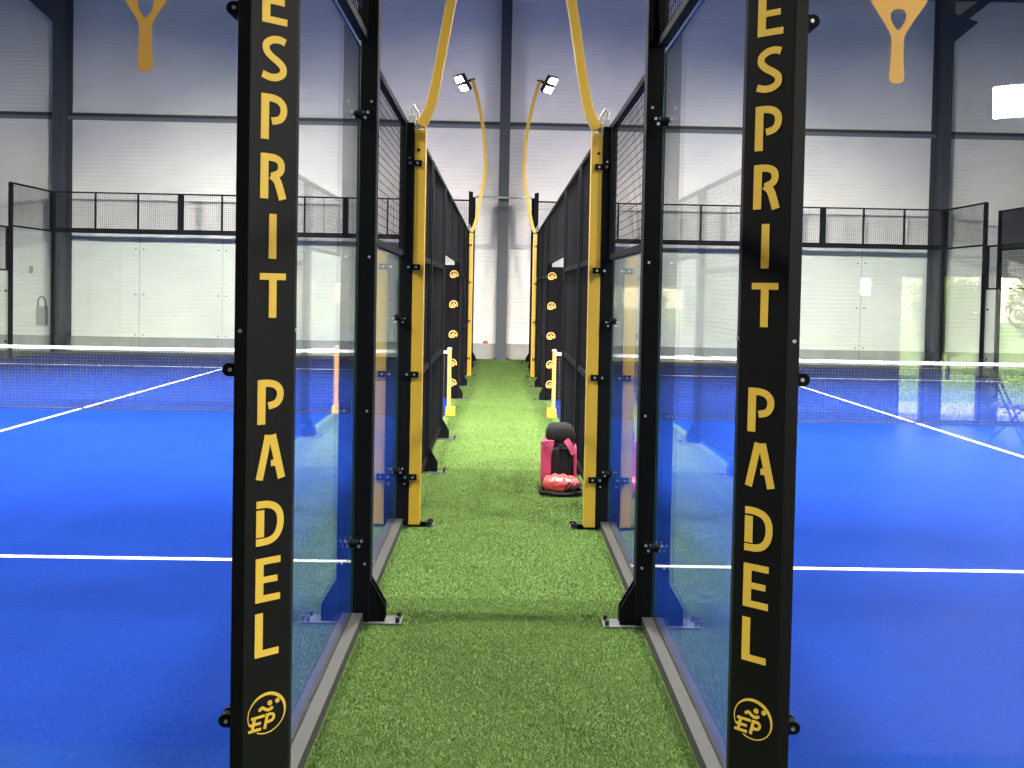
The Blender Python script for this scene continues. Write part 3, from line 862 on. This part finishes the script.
        f.build('frame', M['black'], t)
        m = MB(); wire_xz(m, y, a + 0.07, c - 0.07, 3.11, 3.965); m.build('wire_mesh', M['wire'], t)
    # outer side of the court, far end only
    O = Side(); O.g = S.out; O.k = -S.k; O.out = S.g; O.word = w
    side_glass(O, O.g, YC + 18.045, YC + 19.9, 3.0, f'tall outer side glass pane at the far corner, {w} court', f'outer side glass of the {w} court', (YC + 18.1,), (0.62, 2.4))
    side_mesh(O, O.g, YC + 18.05, YC + 19.95, 3.0, 4.0, f'high mesh strip above the outer far corner pane, {w} court', 'high mesh strips')
    fence_post(O, YC + 18, 4.0, f'tall black post on the outer side beside the far corner, {w} court', 'tall black side posts', u0=-0.005, u1=-0.08, gusset=False)
    fence_post(O, YE - 0.04, 4.0, f'tall black outer far corner post, {w} court', 'tall black side posts', u0=-0.005, u1=-0.08, gusset=False)
    side_glass(O, O.g, YC + 16.05, YC + 17.94, 2.0, f'lower outer side glass pane before the far corner, {w} court', f'outer side glass of the {w} court', (YC + 17.9,), (0.42, 1.55))
    side_mesh(O, O.g, YC + 16.05, YC + 17.95, 2.0, 3.0, f'mesh strip above the outer lower pane, {w} court', 'low mesh strips')
    fence_post(O, YC + 16, 3.0, f'black post on the outer side carrying a yellow pole, far half of {w} court', 'outer posts', u0=-0.005, u1=-0.08, gusset=False)
    # lamp poles on the outer side (they light the court)
    xo = S.out - S.k * 0.02
    lamp_pole(S, YC + 16, f'far yellow lamp pole on the outer side of the {w} court', (S.k * 0.62, -0.55, -0.62), 'yellow lamp poles', dirn=-1, base=xo)
    lamp_pole(S, YC + 4, f'near yellow lamp pole on the outer side of the {w} court', (S.k * 0.55, 0.86, -0.80), 'yellow lamp poles', dirn=-1, base=xo)
    # net
    t = thing('court_net', f'black net with white top tape across the {w} court', 'net', ((S.g + S.out) / 2, NETY, 0), 'court nets')
    xa, xb = sorted((S.g + S.k * 0.03, S.out + S.k * 0.06))
    xm = (xa + xb) / 2; half = (xb - xa) / 2
    def top(x): return 0.88 + 0.035 * ((x - xm) / half) ** 2
    N = 24
    b = MB()
    gx = np.linspace(xa, xb, N + 1)
    for i in range(N):
        z0, z1 = top(gx[i]), top(gx[i + 1])
        q = 0.007
        vs = [(gx[i], NETY - q, z0 - 0.042), (gx[i + 1], NETY - q, z1 - 0.042), (gx[i + 1], NETY - q, z1), (gx[i], NETY - q, z0),
              (gx[i], NETY + q, z0 - 0.042), (gx[i + 1], NETY + q, z1 - 0.042), (gx[i + 1], NETY + q, z1), (gx[i], NETY + q, z0)]
        b.add(vs, [(0, 1, 2, 3), (5, 4, 7, 6), (3, 2, 6, 7), (1, 0, 4, 5)])
    b.build('top_tape', M['tape'], t)
    b = MB(); h = 0.0027
    n = round((xb - xa) / 0.045)
    for i in range(n + 1):
        x = xa + (xb - xa) * i / n; zt = top(x) - 0.038
        b.add([(x - h, NETY - h, 0.02), (x + h, NETY - h, 0.02), (x + h, NETY + h, 0.02), (x - h, NETY + h, 0.02), (x - h, NETY - h, zt), (x + h, NETY - h, zt), (x + h, NETY + h, zt), (x - h, NETY + h, zt)],
              [(0, 1, 5, 4), (1, 2, 6, 5), (2, 3, 7, 6), (3, 0, 4, 7)])
    rows = 19
    for r in range(rows):
        for i in range(N):
            z0 = 0.02 + (top(gx[i]) - 0.07) * r / (rows - 1); z1 = 0.02 + (top(gx[i + 1]) - 0.07) * r / (rows - 1)
            hh = h if r else 0.007
            b.add([(gx[i], NETY - hh, z0 - hh), (gx[i + 1], NETY - hh, z1 - hh), (gx[i + 1], NETY - hh, z1 + hh), (gx[i], NETY - hh, z0 + hh),
                   (gx[i], NETY + hh, z0 - hh), (gx[i + 1], NETY + hh, z1 - hh), (gx[i + 1], NETY + hh, z1 + hh), (gx[i], NETY + hh, z0 + hh)],
                  [(0, 1, 2, 3), (5, 4, 7, 6), (3, 2, 6, 7), (1, 0, 4, 5)])
    b.build('netting', M['net'], t)
    t = thing('net_post', f'short yellow net post with square foot in the gate, {w} court', 'post', (ux(S, -0.02), NETY, 0), 'yellow net posts')
    b = MB(); b.box((ux(S, 0.035), NETY - 0.03, 0.10), (ux(S, 0.085), NETY + 0.03, 0.93)); b.build('shaft', M['logo'], t, bevel=0.006)
    b = MB(); b.box((ux(S, 0.02), NETY - 0.07, 0.005), (ux(S, 0.15), NETY + 0.07, 0.13)); b.build('foot', M['yellow'], t, bevel=0.006)
    b = MB(); b.ball((ux(S, 0.06), NETY, 0.94), 0.035, sc=(1, 1, .6)); b.build('cap', M['tape'], t)


# heights down the post for the lettering, the emblem and the clamps
def zcol(off, S):
    return off


LEFT.letters = [(c, z, 0) for c, z in zip('ESPRIT', (2.563, 2.389, 2.209, 2.027, 1.843, 1.660))] + [(c, z, 0) for c, z in zip('PADEL', (1.330, 1.158, 0.953, 0.775, 0.603))]
RIGHT.letters = list(LEFT.letters)
LEFT.shift = 0.012; RIGHT.shift = 0.038
LEFT.logo = 0.42; RIGHT.logo = 0.42
LEFT.clamps = (0.41, 1.50, 2.60); RIGHT.clamps = (0.41, 1.50, 2.60)
LEFT.racket = (-1.102, 2.409); RIGHT.racket = (1.217, 2.424)


# ------------------------------------------------------------------ bags
def superbox(mb, c, half, e=0.35, seg=32, rings=16, mi=0, warp=None, keep=None):
    def sp(v, p): return math.copysign(abs(v) ** p, v)
    vs = []; fs = []
    for i in range(rings + 1):
        t = -PI / 2 + PI * i / rings
        for k in range(seg):
            a = 2 * PI * k / seg
            p = Vector((half[0] * sp(math.cos(t), e) * sp(math.cos(a), e), half[1] * sp(math.cos(t), e) * sp(math.sin(a), e), half[2] * sp(math.sin(t), e)))
            if warp: p = warp(p)
            vs.append((c[0] + p.x, c[1] + p.y, c[2] + p.z))
    for i in range(rings):
        for k in range(seg):
            if keep and not keep(-PI / 2 + PI * (i + .5) / rings, 2 * PI * (k + .5) / seg): continue
            fs.append((i * seg + k, i * seg + (k + 1) % seg, (i + 1) * seg + (k + 1) % seg, (i + 1) * seg + k))
    mb.add(vs, fs, mi, True)


def build_bags():
    cx, cy_ = 0.555, 8.23
    t = thing('backpack', 'pink and black sports backpack standing on the green turf by the fence', 'backpack', (cx, cy_, 0))
    b = MB(); superbox(b, (cx, cy_, 0.25), (0.150, 0.125, 0.25), 0.42, warp=lambda p: Vector((p.x * (1 - 0.18 * (p.z > 0.1) * (p.z - 0.1) / .15), p.y, p.z)))
    b.build('body', M['bag_black'], t)
    b = MB(); superbox(b, (cx + .01, cy_ - .105, 0.20), (0.100, 0.045, 0.185), 0.45); b.build('front_pocket', M['bag_black'], t)
    b = MB(); superbox(b, (cx - 0.108, cy_ - 0.045, 0.235), (0.056, 0.10, 0.215), 0.42); b.build('side_panel', M['bag_pink'], t)
    b = MB(); superbox(b, (cx + 0.138, cy_ - 0.03, 0.215), (0.016, 0.10, 0.19), 0.42); b.build('side_panel', M['bag_pink'], t)
    for P in ([(-.160, -.13, .405), (-.11, -.158, .425), (-.055, -.155, .425)], [(.05, -.155, .455), (.085, -.156, .41), (.125, -.145, .33)]):
        b = MB(); b.tube(smooth_pts3([(cx + q[0], cy_ + q[1], q[2]) for q in P]), 0, sq=(0.008, 0.026)); b.build('compression_strap', M['bag_pink_light'], t)
    b = MB()
    superbox(b, (cx + 0.01, cy_ - 0.01, 0.50), (0.132, 0.125, 0.085), 0.5, warp=lambda p: Vector((p.x * (1 - 0.2 * max(0, p.z) / .085), p.y, p.z))); b.build('lid', M['bag_lid'], t)
    b = MB(); b.box((cx - 0.01, cy_ - .163, .375), (cx + .035, cy_ - .145, .415)); b.build('buckle', M['lamp_body'], t, bevel=.004)
    # crumpled red pouch with a white print
    px, py = 0.56, 7.95
    t = thing('racket_pouch', 'crumpled coral red pouch with white print lying in front of the backpack', 'pouch', (px, py, 0))
    def warp(p):
        w = 1 + 0.10 * math.sin(9 * p.x / 0.17 + 2) * math.cos(7 * p.y / .1) + 0.06 * math.sin(23 * p.x / .17 + 11 * p.z / .1)
        sl = 1 - 0.30 * max(0, p.x / 0.17)
        return Vector((p.x, p.y * w, p.z * sl * (1 + 0.10 * math.sin(14 * p.x / .17))))
    b = MB(); superbox(b, (px + 0.005, py, 0.095), (0.160, 0.10, 0.078), 0.72, 48, 24, warp=warp); b.build('shell', M['pouch_red'], t)
    b = MB()
    ring = [(px + 0.175 * sp_(math.cos(a), .7), py + 0.115 * sp_(math.sin(a), .7), 0.028 + 0.006 * math.sin(5 * a)) for a in np.linspace(0, 2 * PI, 40)]
    b.tube(ring, 0.019, 8, caps=False); b.build('rim', M['bag_black'], t)
    for k in range(4):
        x = px + 0.05 + 0.03 * k
        b = MB(); b.tube(smooth_pts3([(x - .035, py - .10, .035), (x - .01, py - .118, .085), (x + .02, py - .085, .13 - .012 * k), (x + .03, py, .155 - .02 * k)]), 0.007, 6); b.build('piping', M['bag_black'], t)
    b = MB()
    def keep(la, lo): return .42 < la < .85 and 1.32 * PI < lo < 1.62 * PI and int(lo * 48 / (2 * PI)) % 3 != 0
    superbox(b, (px + 0.005, py, 0.095), (0.163, 0.1025, 0.0805), 0.72, 48, 24, warp=warp, keep=keep)
    b.build('white_print', M['pouch_white'], t)


def sp_(v, p): return math.copysign(abs(v) ** p, v)


def smooth_pts3(P, k=5):
    out = []
    n = len(P)
    for i in range(n - 1):
        p0 = P[max(i - 1, 0)]; p1 = P[i]; p2 = P[i + 1]; p3 = P[min(i + 2, n - 1)]
        for j in range(k):
            t = j / k
            out.append(tuple(0.5 * ((2 * p1[a]) + (-p0[a] + p2[a]) * t + (2 * p0[a] - 5 * p1[a] + 4 * p2[a] - p3[a]) * t * t + (-p0[a] + 3 * p1[a] - 3 * p2[a] + p3[a]) * t ** 3) for a in range(3)))
    out.append(P[-1])
    return out


# ------------------------------------------------------------------ turf pile of the corridor
def turf_pile():
    def blades(n, x0, x1, y0, y1, h0, h1, wd):
        x = rng.uniform(x0, x1, n); y = rng.uniform(y0, y1, n)
        a = rng.uniform(0, 2 * PI, n); h = rng.uniform(h0, h1, n); lean = rng.normal(0, 0.55, (n, 2)) * h[:, None]
        lean[:, 1] += 0.25 * h
        dx, dy = np.cos(a) * wd, np.sin(a) * wd
        v = np.empty((n, 3, 3))
        v[:, 0] = np.stack([x - dx, y - dy, np.zeros(n)], 1)
        v[:, 1] = np.stack([x + dx, y + dy, np.zeros(n)], 1)
        v[:, 2] = np.stack([x + lean[:, 0], y + lean[:, 1], h], 1)
        return v.reshape(-1, 3)
    V = np.concatenate([
        blades(150000, -0.68, 0.77, 2.9, 5.2, 0.006, 0.014, 0.0016),
        blades(110000, -0.68, 0.77, 5.2, 9.0, 0.006, 0.014, 0.0022),
        blades(70000, -0.66, 0.75, 9.0, 16.0, 0.006, 0.014, 0.0034),
        blades(50000, -0.66, 0.75, 16.0, WALLY - 0.06, 0.006, 0.014, 0.005)])
    n = len(V) // 3
    me = bpy.data.meshes.new('turf_pile')
    me.vertices.add(len(V)); me.vertices.foreach_set('co', V.ravel())
    me.loops.add(3 * n); me.loops.foreach_set('vertex_index', np.arange(3 * n))
    me.polygons.add(n); me.polygons.foreach_set('loop_start', np.arange(0, 3 * n, 3))
    me.update(calc_edges=True)
    me.materials.append(M['turf_green'])
    o = bpy.data.objects.new('turf_pile', me); COL.objects.link(o)
    o['kind'] = 'stuff'; o['label'] = 'short green synthetic grass pile of the corridor between the courts'; o['category'] = 'grass'


# ------------------------------------------------------------------ corner of the next court along
def next_court():
    x = 12.44
    t = thing('fence_post', 'black corner post of the next court along, beyond the right court', 'post', (x, YE, 0), 'tall black side posts')
    b = MB(); b.box((x - 0.045, YE - 0.045, 0.01), (x + 0.045, YE + 0.045, 4.0)); b.build('shaft', M['black'], t, bevel=0.006)
    b = MB(); b.box((x - 0.08, YE - 0.08, 0.001), (x + 0.08, YE + 0.08, 0.01)); b.build('base_plate', M['galv'], t)
    t = thing('windscreen_panel', 'dark cloth covered fence panel high beyond the right court', 'fence panel', (x + .03, YE - 1, 3.0))
    b = MB()
    b.box((x - .02, YE - 2.0, 3.0), (x + .02, YE - .05, 3.04)); b.box((x - .02, YE - 2.0, 3.96), (x + .02, YE - .05, 4.0)); b.box((x - .02, YE - 2.0, 3.04), (x + .02, YE - 1.96, 3.96))
    b.build('frame', M['black'], t)
    b = MB(); b.box((x - .008, YE - 1.96, 3.04), (x + .008, YE - .05, 3.96)); b.build('cloth', M['screen'], t)


# ------------------------------------------------------------------ go
next_court()
build_hall()
build_entrance()
court(LEFT)
court(RIGHT)
build_bags()
turf_pile()

# daylight outside
wd = bpy.data.worlds.new('World'); scn.world = wd; wd.use_nodes = True
nt = wd.node_tree; bg = nt.nodes['Background']
sky = nt.nodes.new('ShaderNodeTexSky'); sky.sky_type = 'NISHITA'
sky.sun_disc = False; sky.sun_elevation = math.radians(42); sky.sun_rotation = math.radians(150)
nt.links.new(sky.outputs[0], bg.inputs['Color']); bg.inputs['Strength'].default_value = 0.9
sun = bpy.data.lights.new('sun', 'SUN'); sun.energy = 14; sun.angle = 0.01; sun.color = (1, .95, .86)
so = bpy.data.objects.new('sun', sun); COL.objects.link(so)
so.rotation_euler = Vector((-0.75, -0.12, -0.85)).to_track_quat('-Z', 'Y').to_euler()

# camera solved from the photograph's lines
H, f, p, r, yw, cyp = 1.7566, 920.08, 0.0262337, 0.0193496, 0.0134475, 315.432
F = Vector((math.sin(yw) * math.cos(p), math.cos(yw) * math.cos(p), -math.sin(p)))
R0 = F.cross(Vector((0, 0, 1))).normalized(); U0 = R0.cross(F)
R = R0 * math.cos(r) + U0 * math.sin(r); U = U0 * math.cos(r) - R0 * math.sin(r)
cam = bpy.data.cameras.new('camera'); co = bpy.data.objects.new('camera', cam); COL.objects.link(co)
mw = Matrix((R, U, -F)).transposed().to_4x4(); mw.translation = Vector((0, 0, H))
co.matrix_world = mw
cam.sensor_width = 36; cam.lens = f / 1024 * 36
cam.shift_y = -(384 - cyp) / 1024
cam.clip_start = 0.05; cam.clip_end = 300
scn.camera = co
